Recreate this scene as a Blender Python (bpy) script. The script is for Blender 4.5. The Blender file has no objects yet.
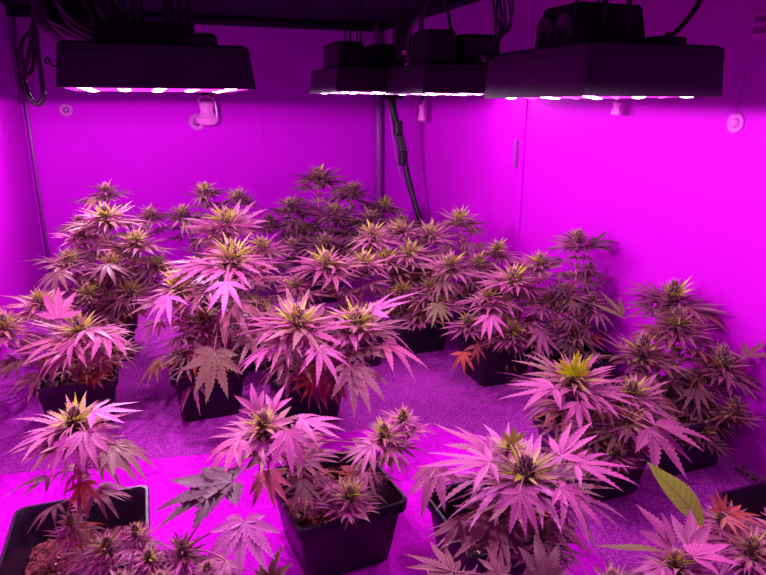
import bpy, math, random
import numpy as np
from mathutils import Vector, Matrix
random.seed(7); RNG = np.random.default_rng(7)
PI = math.pi
scene = bpy.context.scene
C = scene.collection

# ------------------------------------------------------------------ camera, world, exposure
EYE = 1.10                       # camera height above the grow floor
PITCH = math.radians(15.9); YAW = math.radians(20.2); FPX = 632.0
cd = bpy.data.cameras.new('camera'); cam = bpy.data.objects.new('camera', cd); C.objects.link(cam)
cam.location = (0, 0, EYE); cam.rotation_euler = (PI/2 - PITCH, 0, -YAW)
cd.sensor_width = 36; cd.lens = FPX/766*36; cd.clip_start = .02
scene.camera = cam
w = bpy.data.worlds.new('world'); scene.world = w; w.use_nodes = True
w.node_tree.nodes['Background'].inputs[0].default_value = (.02, .0, .03, 1)
w.node_tree.nodes['Background'].inputs[1].default_value = .2
scene.view_settings.view_transform = 'Standard'; scene.view_settings.look = 'None'
scene.view_settings.gamma = 1; scene.view_settings.use_curve_mapping = False
scene.view_settings.exposure = 0.32
LIGHT_RGB = (1.0, .60, .96)
LED_W = 10.0                      # watts of each of the two lights under a fixture

HEAD = Vector((math.sin(YAW), math.cos(YAW), 0)); RIGHT = Vector((math.cos(YAW), -math.sin(YAW), 0))
def ray(x, y):
    a = (x-383)/FPX; b = -(y-287.5)/FPX
    return HEAD*(math.cos(PITCH)+b*math.sin(PITCH)) + RIGHT*a + Vector((0, 0, -math.sin(PITCH)+b*math.cos(PITCH)))
def at(x, y, fwd):               # point seen at (x, y), fwd metres ahead
    r = ray(x, y); t = fwd/r.dot(HEAD); return Vector((0, 0, EYE)) + r*t
def on_z(x, y, z):
    r = ray(x, y); return Vector((0, 0, EYE)) + r*((z-EYE)/r.z)
def on_x(x, y, X):
    r = ray(x, y); return Vector((0, 0, EYE)) + r*(X/r.x)
def on_y(x, y, Y):
    r = ray(x, y); return Vector((0, 0, EYE)) + r*(Y/r.y)
def ahead(x, fwd):               # ground point seen in column x, fwd metres ahead
    p = HEAD*fwd + RIGHT*((x-383)/FPX*(fwd*math.cos(PITCH)+.85*math.sin(PITCH))); p.z = 0; return p

# ------------------------------------------------------------------ materials
def mat(name, col, rough=.6, spec=.3, noise=None, bump=None, emis=None, metal=0):
    m = bpy.data.materials.new(name); m.use_nodes = True; nt = m.node_tree; b = nt.nodes['Principled BSDF']
    b.inputs['Base Color'].default_value = (*col, 1); b.inputs['Roughness'].default_value = rough
    b.inputs['Specular IOR Level'].default_value = spec; b.inputs['Metallic'].default_value = metal
    tc = nt.nodes.new('ShaderNodeTexCoord')
    if noise:                    # (scale, second colour, low, high)
        n = nt.nodes.new('ShaderNodeTexNoise'); n.inputs['Scale'].default_value = noise[0]; n.inputs['Detail'].default_value = 5
        nt.links.new(tc.outputs['Object'], n.inputs['Vector'])
        mr = nt.nodes.new('ShaderNodeMapRange'); mr.inputs[1].default_value = noise[2]; mr.inputs[2].default_value = noise[3]
        nt.links.new(n.outputs['Fac'], mr.inputs[0])
        mx = nt.nodes.new('ShaderNodeMix'); mx.data_type = 'RGBA'
        mx.inputs[6].default_value = (*col, 1); mx.inputs[7].default_value = (*noise[1], 1)
        nt.links.new(mr.outputs[0], mx.inputs[0]); nt.links.new(mx.outputs[2], b.inputs['Base Color'])
    if bump:
        n = nt.nodes.new('ShaderNodeTexNoise'); n.inputs['Scale'].default_value = bump[0]; n.inputs['Detail'].default_value = 4
        nt.links.new(tc.outputs['Object'], n.inputs['Vector'])
        bp = nt.nodes.new('ShaderNodeBump'); bp.inputs['Strength'].default_value = bump[1]; bp.inputs['Distance'].default_value = bump[2]
        nt.links.new(n.outputs['Fac'], bp.inputs['Height']); nt.links.new(bp.outputs['Normal'], b.inputs['Normal'])
    if emis:
        b.inputs['Emission Color'].default_value = (*emis[0], 1); b.inputs['Emission Strength'].default_value = emis[1]
    return m
M = {}
M['wall'] = mat('lamp_tinted_sheeting', (.60, .0015, .70), .7, .04, noise=(1.5, (.54, .0015, .64), .4, .65), bump=(9, .15, .01))  # white sheeting with the lamps' magenta put into its base colour
M['wall_right'] = mat('lamp_tinted_sheeting_glossy', (.54, .002, .60), .65, .06, noise=(1.2, (.49, .002, .55), .4, .65), bump=(5, .12, .01))  # side walls: white too, magenta lamp cast in the colour
M['ceiling'] = mat('dark_tent_roof', (.030, .001, .045), .8, .05, noise=(3, (.022, .001, .035), .4, .6))
M['floor'] = mat('felt_floor', (.25, .016, .27), .85, .05, noise=(140, (.46, .045, .46), .42, .62), bump=(160, .5, .004))  # floor colour carries the magenta cast of the lamps
M['sheet'] = mat('woven_sheet', (.66, .002, .68), .7, .05, noise=(120, (.50, .002, .52), .42, .62), bump=(120, .4, .003))  # lamp magenta is part of this sheet's colour
M['pole'] = mat('grey_pole', (.30, .03, .36), .4, .4)
M['black'] = mat('black_plastic', (.007, .003, .009), .42, .3, noise=(30, (.010, .004, .012), .4, .6))
M['pot'] = mat('black_pot_plastic', (.010, .003, .014), .40, .4, noise=(25, (.016, .005, .022), .4, .6))
M['housing'] = mat('fixture_metal', (.032, .005, .038), .42, .35, noise=(20, (.026, .004, .032), .4, .6))
M['cable'] = mat('cable_rubber', (.012, .004, .014), .5, .35)
M['panel'] = mat('led_panel', (.7, .12, .7), .4, .4, emis=((1, .04, .90), 1.1))
M['lens'] = mat('led_lens', (1, .6, 1), .2, .5, emis=((1, .50, 1), 14))
M['chip'] = mat('led_small', (1, .4, 1), .2, .5, emis=((1, .10, .95), 2))
M['plastic'] = mat('pink_clear_plastic', (.95, .20, .85), .2, .6)
M['sticker'] = mat('sticker', (.62, .10, .60), .6, .2)
M['ink'] = mat('ink', (.22, .01, .25), .6, .2)
M['brass'] = mat('brass_tip', (.75, .5, .3), .3, .5)
M['stem'] = mat('stem_green', (.40, .22, .20), .6, .2, noise=(60, (.50, .16, .22), .4, .6), bump=(90, .4, .002))

def attr_material(name, kind):
    m = bpy.data.materials.new(name); m.use_nodes = True; nt = m.node_tree; N = nt.nodes; L = nt.links
    b = N['Principled BSDF']; out = N['Material Output']
    a = N.new('ShaderNodeAttribute'); a.attribute_name = 'tone'
    if kind == 'leaf':
        a.attribute_type = 'GEOMETRY'
        uv = N.new('ShaderNodeUVMap'); uv.uv_map = 'UVMap'
        sp = N.new('ShaderNodeSeparateXYZ'); L.new(uv.outputs[0], sp.inputs[0])
        def mth(op, x, y=None, clamp=False):
            n = N.new('ShaderNodeMath'); n.operation = op; n.use_clamp = clamp
            for i, q in enumerate((x, y)):
                if q is None: continue
                if isinstance(q, (int, float)): n.inputs[i].default_value = q
                else: L.new(q, n.inputs[i])
            return n.outputs[0]
        av = mth('ABSOLUTE', sp.outputs[1])
        mid = mth('LESS_THAN', av, .07)
        ph = mth('SUBTRACT', mth('MULTIPLY', sp.outputs[0], 11.0), mth('MULTIPLY', av, 1.3))
        side = mth('GREATER_THAN', mth('COSINE', mth('MULTIPLY', ph, 2*PI)), .86)
        vein = mth('MAXIMUM', mid, mth('MULTIPLY', side, .8))
        no = N.new('ShaderNodeTexNoise'); no.inputs['Scale'].default_value = 45
        tc = N.new('ShaderNodeTexCoord'); L.new(tc.outputs['Object'], no.inputs['Vector'])
        dk = N.new('ShaderNodeMix'); dk.data_type = 'RGBA'; dk.blend_type = 'MULTIPLY'
        L.new(mth('MULTIPLY', no.outputs['Fac'], .75), dk.inputs[0]); L.new(a.outputs['Color'], dk.inputs[6]); dk.inputs[7].default_value = (.55, .62, .60, 1)
        vm = N.new('ShaderNodeMix'); vm.data_type = 'RGBA'; vm.blend_type = 'MIX'
        L.new(mth('MULTIPLY', vein, .6), vm.inputs[0]); L.new(dk.outputs[2], vm.inputs[6])
        vc = N.new('ShaderNodeMix'); vc.data_type = 'RGBA'; vc.blend_type = 'MULTIPLY'; vc.inputs[0].default_value = 1
        L.new(a.outputs['Color'], vc.inputs[6]); vc.inputs[7].default_value = (.38, .30, .38, 1)
        L.new(vc.outputs[2], vm.inputs[7])
        L.new(vm.outputs[2], b.inputs['Base Color'])
        b.inputs['Roughness'].default_value = .42; b.inputs['Specular IOR Level'].default_value = .35
        bp = N.new('ShaderNodeBump'); bp.inputs['Strength'].default_value = .35; bp.inputs['Distance'].default_value = .002
        L.new(mth('SUBTRACT', 1.0, vein), bp.inputs['Height']); L.new(bp.outputs['Normal'], b.inputs['Normal'])
        tr = N.new('ShaderNodeBsdfTranslucent'); L.new(vm.outputs[2], tr.inputs['Color'])
        ms = N.new('ShaderNodeMixShader'); ms.inputs[0].default_value = .22
        L.new(b.outputs[0], ms.inputs[1]); L.new(tr.outputs[0], ms.inputs[2]); L.new(ms.outputs[0], out.inputs['Surface'])
    else:
        L.new(a.outputs['Color'], b.inputs['Base Color']); b.inputs['Roughness'].default_value = .7
        b.inputs['Specular IOR Level'].default_value = .25
    return m
M['leaf'] = attr_material('leaf', 'leaf'); M['bud'] = attr_material('bud', 'bud'); M['soil'] = attr_material('soil', 'soil')

# ------------------------------------------------------------------ mesh helpers
class MB:
    """collects numpy pieces; faces are lists of tri/quad index arrays"""
    def __init__(s): s.v = []; s.f3 = []; s.f4 = []; s.c = []; s.uv = []; s.n = 0
    def add(s, v, f3=None, f4=None, col=(.5, .5, .5), uv=None):
        v = np.asarray(v, dtype=np.float32).reshape(-1, 3); k = len(v)
        if f3 is not None and len(f3): s.f3.append(np.asarray(f3, dtype=np.int32).reshape(-1, 3)+s.n)
        if f4 is not None and len(f4): s.f4.append(np.asarray(f4, dtype=np.int32).reshape(-1, 4)+s.n)
        col = np.asarray(col, dtype=np.float32)
        s.c.append(np.tile(col, (k, 1)) if col.ndim == 1 else col)
        s.uv.append(np.zeros((k, 2), np.float32)+np.array((.5, .5), np.float32) if uv is None else uv)
        s.v.append(v); s.n += k
    def build(s, name, material, parent=None, smooth=True, loc=None, color=False):
        v = np.concatenate(s.v)
        f3 = np.concatenate(s.f3) if s.f3 else np.zeros((0, 3), np.int32); f4 = np.concatenate(s.f4) if s.f4 else np.zeros((0, 4), np.int32)
        me = bpy.data.meshes.new(name)
        if loc is not None: v = v - np.array(loc, np.float32)
        me.vertices.add(len(v)); me.vertices.foreach_set('co', v.ravel())
        li = np.concatenate([f3.ravel(), f4.ravel()]).astype(np.int32)
        me.loops.add(len(li)); me.loops.foreach_set('vertex_index', li)
        tot = np.concatenate([np.full(len(f3), 3), np.full(len(f4), 4)]).astype(np.int32)
        st = np.concatenate([[0], np.cumsum(tot)[:-1]]).astype(np.int32)
        me.polygons.add(len(tot)); me.polygons.foreach_set('loop_start', st); me.polygons.foreach_set('loop_total', tot)
        me.polygons.foreach_set('use_smooth', np.full(len(tot), smooth, dtype=bool))
        if color:
            c = np.concatenate(s.c); c = np.concatenate([c, np.ones((len(c), 1), np.float32)], axis=1)
            at_ = me.color_attributes.new('tone', 'FLOAT_COLOR', 'POINT'); at_.data.foreach_set('color', c.ravel().astype(np.float32))
            uv = np.concatenate(s.uv); ul = me.uv_layers.new(name='UVMap'); ul.data.foreach_set('uv', uv[li].ravel().astype(np.float32))
        me.update(calc_edges=True); me.validate()
        me.materials.append(material)
        o = bpy.data.objects.new(name, me); C.objects.link(o)
        if parent is not None: o.parent = parent
        if loc is not None: o.location = loc
        return o
def box(mb, c, s, rot=None, taper=1.0, bevel=0.0):
    """box centred on c, size s; top scaled by taper; chamfered vertical corners when bevel"""
    x, y, z = s[0]/2, s[1]/2, s[2]/2; b = bevel
    if b <= 0: ring = [(-x, -y), (x, -y), (x, y), (-x, y)]
    else:
        ring = []
        for cx, cy, a0 in ((x-b, -y+b, -90), (x-b, y-b, 0), (-x+b, y-b, 90), (-x+b, -y+b, 180)):
            for k in range(4):
                a = math.radians(a0+k*30); ring.append((cx+b*math.cos(a), cy+b*math.sin(a)))
    n = len(ring); zs = [(-z, 1.0)]
    if b > 0: e = min(b*.5, z*.4); zs = [(-z, 1-e/x), (-z+e, 1.0), (z-e, taper), (z, taper*(1-e/x))]
    else: zs = [(-z, 1.0), (z, taper)]
    v = [(px*k, py*k, zz) for zz, k in zs for px, py in ring]
    f4 = [(i*n+j, i*n+(j+1) % n, (i+1)*n+(j+1) % n, (i+1)*n+j) for i in range(len(zs)-1) for j in range(n)]
    m = len(v); v += [(0, 0, zs[0][0]), (0, 0, zs[-1][0])]
    f3 = [((j+1) % n, j, m) for j in range(n)] + [((len(zs)-1)*n+j, (len(zs)-1)*n+(j+1) % n, m+1) for j in range(n)]
    v = np.array(v)
    if rot is not None: v = v @ np.array(rot.to_3x3()).T
    mb.add(v+np.array(c), f3, f4)
def tube(mb, pts, r, n=6, col=(.4, .25, .2), uv=None, cap=True):
    pts = [Vector(p) for p in pts]; m = len(pts); rs = r if hasattr(r, '__len__') else [r]*m
    v = []; up = Vector((0.13, .21, 1)).normalized()
    for i, p in enumerate(pts):
        t = (pts[min(i+1, m-1)]-pts[max(i-1, 0)]).normalized()
        a = t.cross(up)
        if a.length < .05: a = t.cross(Vector((1, 0, 0)))
        a.normalize(); b = t.cross(a)
        for k in range(n):
            q = 2*PI*k/n; v.append(p+(a*math.cos(q)+b*math.sin(q))*rs[i])
    f4 = [(i*n+k, (i+1)*n+k, (i+1)*n+(k+1) % n, i*n+(k+1) % n) for i in range(m-1) for k in range(n)]
    f3 = []
    if cap:
        v += [pts[0], pts[-1]]
        for k in range(n): f3 += [(k, (k+1) % n, m*n), ((m-1)*n+(k+1) % n, (m-1)*n+k, m*n+1)]
    mb.add([tuple(q) for q in v], f3, f4, col=col)
def bez(p0, p1, p2, p3, n=10):
    out = []
    for i in range(n+1):
        t = i/n; u = 1-t; out.append(Vector(p0)*u**3+Vector(p1)*3*u*u*t+Vector(p2)*3*u*t*t+Vector(p3)*t**3)
    return out
def smoothpath(pts, n=6):
    pts = [Vector(p) for p in pts]; out = []
    for i in range(len(pts)-1):
        a = pts[max(i-1, 0)]; b = pts[i]; c = pts[i+1]; d = pts[min(i+2, len(pts)-1)]
        for k in range(n):
            t = k/n; out.append(.5*((2*b)+(c-a)*t+(2*a-5*b+4*c-d)*t*t+(3*b-a-3*c+d)*t**3))
    out.append(pts[-1]); return out
def lathe(mb, prof, c=(0, 0, 0), n=20, axis=None, col=(.5, .5, .5)):
    v = []; m = len(prof)
    for r, z in prof:
        for k in range(n): q = 2*PI*k/n; v.append((r*math.cos(q), r*math.sin(q), z))
    f4 = [(i*n+k, i*n+(k+1) % n, (i+1)*n+(k+1) % n, (i+1)*n+k) for i in range(m-1) for k in range(n)]
    v = np.array(v)
    if axis is not None:
        R = Vector((0, 0, 1)).rotation_difference(Vector(axis)).to_matrix(); v = v @ np.array(R).T
    mb.add(v+np.array(c), None, f4, col=col)
def tag(o, label=None, cat=None, group=None, kind=None):
    for k, v_ in (('label', label), ('category', cat), ('group', group), ('kind', kind)):
        if v_: o[k] = v_
    return o
def empty(name, loc, label, cat, group=None):
    o = bpy.data.objects.new(name, None); C.objects.link(o); o.location = loc; o.empty_display_size = .05
    return tag(o, label, cat, group)

# ------------------------------------------------------------------ the room
XL, XR, YB, YF, ZT = -.70, 1.70, 4.63, -.65, 1.68
def slab(name, c, s, m):
    b = MB(); box(b, (0, 0, 0), s); o = b.build(name, m, smooth=False); o.location = c; o['kind'] = 'structure'; return o
T = .04
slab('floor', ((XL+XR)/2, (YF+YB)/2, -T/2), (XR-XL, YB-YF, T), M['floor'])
slab('ceiling', ((XL+XR)/2, (YF+YB)/2, ZT+T/2), (XR-XL+2*T, YB-YF+2*T, T), M['ceiling'])
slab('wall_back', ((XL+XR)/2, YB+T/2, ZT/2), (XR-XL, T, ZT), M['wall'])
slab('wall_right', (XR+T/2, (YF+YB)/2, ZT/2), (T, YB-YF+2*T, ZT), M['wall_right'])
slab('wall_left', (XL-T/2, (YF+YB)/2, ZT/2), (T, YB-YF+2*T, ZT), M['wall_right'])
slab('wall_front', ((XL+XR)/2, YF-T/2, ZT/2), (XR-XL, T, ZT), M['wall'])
def prism(name, pts, z0, z1, m, kind='structure'):
    b = MB(); n = len(pts); v = [(p[0], p[1], z0) for p in pts]+[(p[0], p[1], z1) for p in pts]
    c0 = Vector((sum(p[0] for p in pts)/n, sum(p[1] for p in pts)/n, 0)); v += [(c0.x, c0.y, z0), (c0.x, c0.y, z1)]
    f4 = [(i, (i+1) % n, n+(i+1) % n, n+i) for i in range(n)]
    f3 = [((i+1) % n, i, 2*n) for i in range(n)]+[(n+i, n+(i+1) % n, 2*n+1) for i in range(n)]
    b.add(v, f3, f4); o = b.build(name, m, smooth=False, loc=(c0.x, c0.y, z0)); return o
# bright woven sheet laid over the floor in front
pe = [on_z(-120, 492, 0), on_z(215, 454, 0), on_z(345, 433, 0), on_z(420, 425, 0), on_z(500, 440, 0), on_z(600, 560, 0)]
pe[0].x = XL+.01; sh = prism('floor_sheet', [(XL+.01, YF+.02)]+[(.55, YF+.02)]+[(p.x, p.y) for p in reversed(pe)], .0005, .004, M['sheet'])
tag(sh, 'bright lamp-tinted woven sheet spread over the front of the floor', 'sheet')
# corner pole, ceiling poles, strip beside the corner, seam on the right wall
def pole(name, a, b_, r, m, n=12):
    b = MB(); tube(b, [a, b_], r, n); o = b.build(name, m, loc=tuple(a)); o['kind'] = 'structure'; return o
pole('trim_1', (XR-.05, YB-.05, 0), (XR-.05, YB-.05, ZT), .028, M['pole'])
pole('trim_2', (XL, YB-.035, ZT-.03), (XR, YB-.035, ZT-.03), .028, M['ceiling'])
pole('trim_3', (XR-.035, YF, ZT-.03), (XR-.035, YB, ZT-.03), .028, M['ceiling'])
pole('trim_4', (XL+.03, YB-.03, 0), (XL+.03, YB-.03, ZT), .010, M['pole'])
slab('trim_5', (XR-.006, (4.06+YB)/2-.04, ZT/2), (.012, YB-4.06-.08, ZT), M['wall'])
def seam(name, p, w_, t):
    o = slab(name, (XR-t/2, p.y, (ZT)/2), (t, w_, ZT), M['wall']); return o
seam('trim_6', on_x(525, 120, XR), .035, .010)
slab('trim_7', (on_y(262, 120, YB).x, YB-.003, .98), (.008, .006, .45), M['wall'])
b = MB(); p = on_x(521, 150, XR); box(b, (0, 0, 0), (.014, .022, .13)); o = b.build('shadow_strip', M['plastic'], smooth=False)
o.location = (XR-.008, p.y+.03, p.z-.02); o.data.materials[0] = M['pole']; tag(o, 'small dark strip standing for a shadow beside the seam on the right wall', 'shadow strip')  # dark strip stands in for the shadow by the seam
# raised strip and cut-out on the left wall
b = MB(); box(b, (0, 0, 0), (.012, .16, .30)); p = on_x(15, 62, XL); o = b.build('wall_panel', M['pole'], smooth=False)
o.location = (XL+.007, p.y, p.z); tag(o, 'narrow dull purple panel fixed high on the left wall', 'panel')
for dz in (.05, -.10):
    b = MB(); box(b, (0, 0, 0), (.006, .10, .05), bevel=0); q = b.build('bracket', M['housing'], o, smooth=False); q.location = (.008, 0, dz)

# ------------------------------------------------------------------ grow lights
def light_fixture(cx, cy, zb, wx, wy, h, label, tops=(), ropes=(), cord=None, corner=.006, taper=.95, logo=False, power=LED_W):
    t = empty('grow_light', (cx, cy, zb), label, 'grow light', 'LED grow lights hanging from the roof')
    b = MB()                                       # housing: tapered shell open below
    def ring(w_, l_, z): return [(-w_/2, -l_/2, z), (w_/2, -l_/2, z), (w_/2, l_/2, z), (-w_/2, l_/2, z)]
    R = [ring(wx-.03, wy-.03, .010), ring(wx-.012, wy-.012, .0), ring(wx, wy, .0), ring(wx, wy, .006), ring(wx*taper, wy*taper, h-.006), ring(wx*taper-.02, wy*taper-.02, h)]
    v = [p for r in R for p in r]; f4 = [(i*4+j, i*4+(j+1) % 4, (i+1)*4+(j+1) % 4, (i+1)*4+j) for i in range(len(R)-1) for j in range(4)]
    f4.append((20, 21, 22, 23)); b.add(v, None, f4)
    b.build('housing', M['housing'], t, smooth=False)
    b = MB()                                       # raised line round the upper edge
    k = taper+(1-taper)*.25
    for sx, sy, lx, ly in ((0, -1, wx*k, .003), (0, 1, wx*k, .003), (-1, 0, .003, wy*k), (1, 0, .003, wy*k)):
        box(b, (sx*wx*k/2, sy*wy*k/2, h*.78), (lx, ly, .003))
    b.build('edge_trim', M['black'], t, smooth=False)
    b = MB(); box(b, (0, 0, .0035), (wx-.014, wy-.014, .005)); b.build('led_panel', M['panel'], t, smooth=False)
    nx, ny = (5, 5)
    for i in range(nx):
        for j in range(ny):
            big = (i+j) % 2 == 0
            b = MB(); r = .017 if big else .010
            lathe(b, [(r, .005), (r*.92, .0), (r*.6, -.0025), (r*.1, -.0035), (.0001, -.0035)], n=14)
            q = b.build('led_lens', M['lens'] if big else M['chip'], t)
            q.location = ((i-(nx-1)/2)*(wx-.09)/(nx-1), (j-(ny-1)/2)*(wy-.09)/(ny-1), .002)
    for (x, y, sx, sy, sz, tp, nm) in tops:        # driver boxes and fans above the housing
        b = MB(); box(b, (0, 0, sz/2), (sx, sy, sz), taper=tp, bevel=.010); q = b.build(nm, M['black'], t, smooth=False); q.location = (x, y, h-.002)
        if nm == 'fan_box':
            for gx in (-.25, .25):
                b = MB(); lathe(b, [(.030, 0), (.030, .004), (.024, .005), (.022, .001), (.001, .001)], n=18, axis=(-1, 0, 0))
                g = b.build('fan_grille', M['cable'], q); g.location = (-sx/2*(1+tp)/2-.001, gx*sy*.9, sz*.5)
            b = MB()
            for g in range(5): box(b, (0, -sy/2*(1+tp)/2, sz*(.2+.15*g)), (sx*.7, .004, .005))
            b.build('vent', M['cable'], q, smooth=False)
    for (x0, y0, x1, y1, r) in ropes:
        b = MB(); z0 = h*.95; tube(b, smoothpath([(x0, y0, z0), (x0*.6+x1*.4+.004, y0*.6+y1*.4, z0+.25), (x1, y1, ZT-zb)], 5), r, 6)
        b.build('hanging_strap', M['cable'], t)
    b = MB(); box(b, (wx*.22, -wy*.3, h+.008), (.075, .05, .02), bevel=.006); q = b.build('power_socket', M['black'], t, smooth=False)
    if cord:
        b = MB(); tube(b, smoothpath([Vector(c)-Vector((cx, cy, zb)) for c in cord], 8), .0055, 7); b.build('power_cord', M['cable'], t)
    if logo:
        b = MB(); y0 = -.03; xo = -wx/2+.0015
        for k, seg in enumerate([[(0, 0), (.007, 0), (.007, .007), (0, .007), (0, 0)], [(0, 0), (.004, .008), (.008, 0)], [(.007, .007), (0, .007), (0, .004), (.005, .004), (.005, 0)], [(.007, 0), (0, 0), (0, .007)]]):
            for a_, c_ in zip(seg, seg[1:]):
                tube(b, [(xo, .02-.011*k-a_[0], h*.30+a_[1]), (xo, .02-.011*k-c_[0], h*.30+c_[1])], .0006, 4)
        b.build('emblem', M['pole'], t)
    for sy in (-.22, .22):
        ld = bpy.data.lights.new('led_glow', 'SPOT'); ld.energy = power; ld.color = LIGHT_RGB; ld.shadow_soft_size = .014; ld.spot_size = math.radians(178); ld.spot_blend = .04
        lo = bpy.data.objects.new('led_glow', ld); C.objects.link(lo); lo.parent = t; lo.location = (sy*wx*.6, sy*wy, -.010)
    return t
H = .085
light_fixture(.040, 1.54, EYE+.036, .37, .34, H, 'wide black grow light at upper left with straps bundled on its top', 
    [(-.02, -.02, .20, .20, .045, .92, 'driver_box'), (.10, -.07, .05, .05, .03, .9, 'driver_box')],
    [(-.085, -.06, -.075, -.05, .009), (-.06, -.06, -.055, -.05, .007), (-.03, -.05, -.035, -.05, .014), (.035, -.04, .015, -.05, .012), (.055, -.06, .035, -.05, .006), (.075, -.06, .045, -.05, .008)],
    cord=[(-.05, 1.55, 1.24), (-.12, 1.56, 1.28), (-.17, 1.55, 1.36), (-.22, 1.5, 1.45), (-.24, 1.5, ZT)], power=LED_W*1.7)
light_fixture(.605+.155, 2.088+.18, EYE+.050, .31, .36, H*.98, 'smallest-looking grow light, farthest back beside the corner pole, hung on thin cords', power=LED_W*.75, tops=
    [(-.075, 0, .10, .20, .085, .95, 'driver_box'), (.05, -.03, .10, .14, .08, .8, 'driver_box')],
    ropes=[(-.09, -.05, -.04, .02, .003), (-.07, -.05, -.02, .02, .003), (-.045, -.05, .0, .02, .003), (-.03, -.05, .01, .02, .003)])
light_fixture(.763+.155, 1.745+.155, EYE+.040, .31, .31, H, 'middle grow light with two dark driver boxes, partly behind the big right-hand light',
    [(-.08, -.06, .10, .13, .095, .92, 'driver_box'), (.07, -.03, .13, .12, .09, .96, 'fan_box')],
    [(-.09, .0, -.09, .05, .004), (.10, -.10, .12, -.09, .004), (.115, -.08, .13, -.06, .003)],
    cord=[(.88, 1.80, 1.30), (.87, 1.81, 1.36), (.85, 1.82, 1.45), (.80, 1.85, ZT)], power=LED_W*.38)
light_fixture(.757+.165, 1.00+.185, EYE+.020, .33, .37, H+.012, 'largest grow light, at upper right, with a square fan box on top',
    [(.0, .03, .19, .15, .090, .86, 'fan_box')],
    [(-.085, -.03, -.085, -.02, .004), (-.03, -.05, -.03, -.03, .006), (.03, -.05, .02, -.04, .005), (.06, .09, .06, .1, .004)],
    cord=[(1.005, 1.08, 1.24), (1.04, 1.09, 1.25), (1.09, 1.09, 1.31), (1.12, 1.10, 1.40), (1.14, 1.11, ZT)], logo=True, taper=.97, power=LED_W*.62)
light_fixture(1.555, 2.74, EYE+.070, .20, .30, .07, 'unseen grow light added behind the middle one, close to the right wall',  # unseen lamp added to put a glow on the right wall
    [(0, 0, .15, .15, .05, .9, 'driver_box')], [(0, 0, 0, 0, .004)], power=LED_W*.17)
light_fixture(.93, .36, EYE+.06, .33, .37, H, 'added grow light nearest the front of the room beyond the right edge of the picture',  # unseen lamp added to brighten the foreground
    [(0, 0, .18, .2, .08, .9, 'fan_box')], [(-.05, 0, -.05, 0, .004), (.05, 0, .05, 0, .004)], power=LED_W*.65)

light_fixture(-.48, 1.48, EYE+.050, .28, .34, H, 'added grow light close to the left wall, beyond the left edge of the picture',  # unseen lamp added to brighten left wall and left plants
    [(0, 0, .15, .18, .06, .9, 'driver_box')], [(-.05, 0, -.05, 0, .004), (.05, 0, .05, 0, .004)], power=LED_W*.6)
light_fixture(-.12, 3.10, EYE+.095, .30, .34, .075, 'added grow light at the back left, hidden behind the wide upper left one', [(0, 0, .15, .18, .04, .9, 'driver_box')], [(0, 0, 0, 0, .004)], power=LED_W*2.6)  # unseen lamp added to lift the left and back walls

# ------------------------------------------------------------------ cables and fittings
def cable(name, pts, r, label, cat='cable', m='cable', n=7, k=8):
    b = MB(); pts = [Vector(p) for p in pts]; tube(b, smoothpath(pts, k), r, n); o = b.build(name, M[m], loc=tuple(pts[0])); tag(o, label, cat); return o
f = 1.75
cable('hanging_cable', [at(34, -20, f), at(33, 20, f), at(30, 50, f), at(24, 72, f), at(27, 92, f), at(36, 104, f), at(43, 98, f), at(41, 75, f), at(37, 45, f), at(35, 15, f), at(36, -20, f+.02)], .0065, 'long black cord hanging in a narrow loop at the far left', 'cord')
cable('hanging_cable', [at(60, 18, f+.05), at(44, 26, f+.05), at(32, 31, f+.04), at(22, 42, f+.03), at(22, 60, f+.03), at(26, 74, f+.03), at(34, 60, f+.05), at(33, -20, f+.05)], .0055, 'thin black cord looping left across the hanging loop at the far left', 'cord')
t = empty('cable_bundle', at(70, 5, 1.6), 'thick tangled bundle of black cables hung at upper left above the left light', 'cable bundle')
rr = random.Random(3)
for k in range(16):
    b = MB(); j = lambda s: rr.uniform(-s, s)
    x0 = 42+k*4.5; f = 1.55+.02*(k % 4)
    pts = [at(x0-8+j(5), -30, f), at(x0+2+j(5), 0+j(4), f), at(x0+6+k*.6+j(5), 17+j(5), f), at(x0+22-k*.4+j(5), 32+j(6)-abs(8-k)*.3, f), at(min(118, x0+44+j(6)), 42+j(2), f)]
    tube(b, [p-t.location for p in smoothpath(pts, 6)], rr.uniform(.005, .012), 7); b.build('cable', M['cable'], t)
b = MB(); tube(b, [p-t.location for p in smoothpath([at(44, -30, 1.66), at(50, 5, 1.66), at(58, 26, 1.66), at(84, 42, 1.66)], 8)], .042, 14); b.build('sleeve', M['black'], t)
b = MB(); tube(b, [p-t.location for p in smoothpath([at(80, -30, 1.68), at(78, 0, 1.68), at(84, 22, 1.68), at(100, 40, 1.68)], 8)], .036, 14); b.build('sleeve', M['black'], t)
o = cable('hook', [at(62, 63, 1.55), at(56, 66, 1.55), at(52, 65, 1.55), at(50, 61, 1.55), at(47, 58, 1.55), at(45, 62, 1.55), at(48, 64, 1.55)], .003, 'small bent black hook at the left end of the left light', 'hook')
t = empty('cable_bundle', at(500, 20, 1.5), 'loose bunch of thin black cables hanging left of the big right-hand light', 'cable bundle')
for k in range(7):
    b = MB(); x0 = 492+k*3.2
    pts = [at(x0-3, -30, 1.5), at(x0+rr.uniform(-2, 2), 6, 1.5), at(x0+rr.uniform(-2, 4)+(3-k)*.7, 24+rr.uniform(-4, 4), 1.51), at(496+rr.uniform(-3, 5), 40, 1.52), at(487+k*.8, 52+rr.uniform(-4, 4), 1.53)]
    tube(b, [p-t.location for p in smoothpath(pts, 6)], .0028, 6); b.build('cable', M['cable'], t)
b = MB(); lathe(b, [(.001, -.012), (.011, -.010), (.011, .010), (.001, .012)], n=12, axis=(1, 0, .3)); q = b.build('plug', M['black'], t); q.location = at(487, 56, 1.5)-t.location
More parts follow.
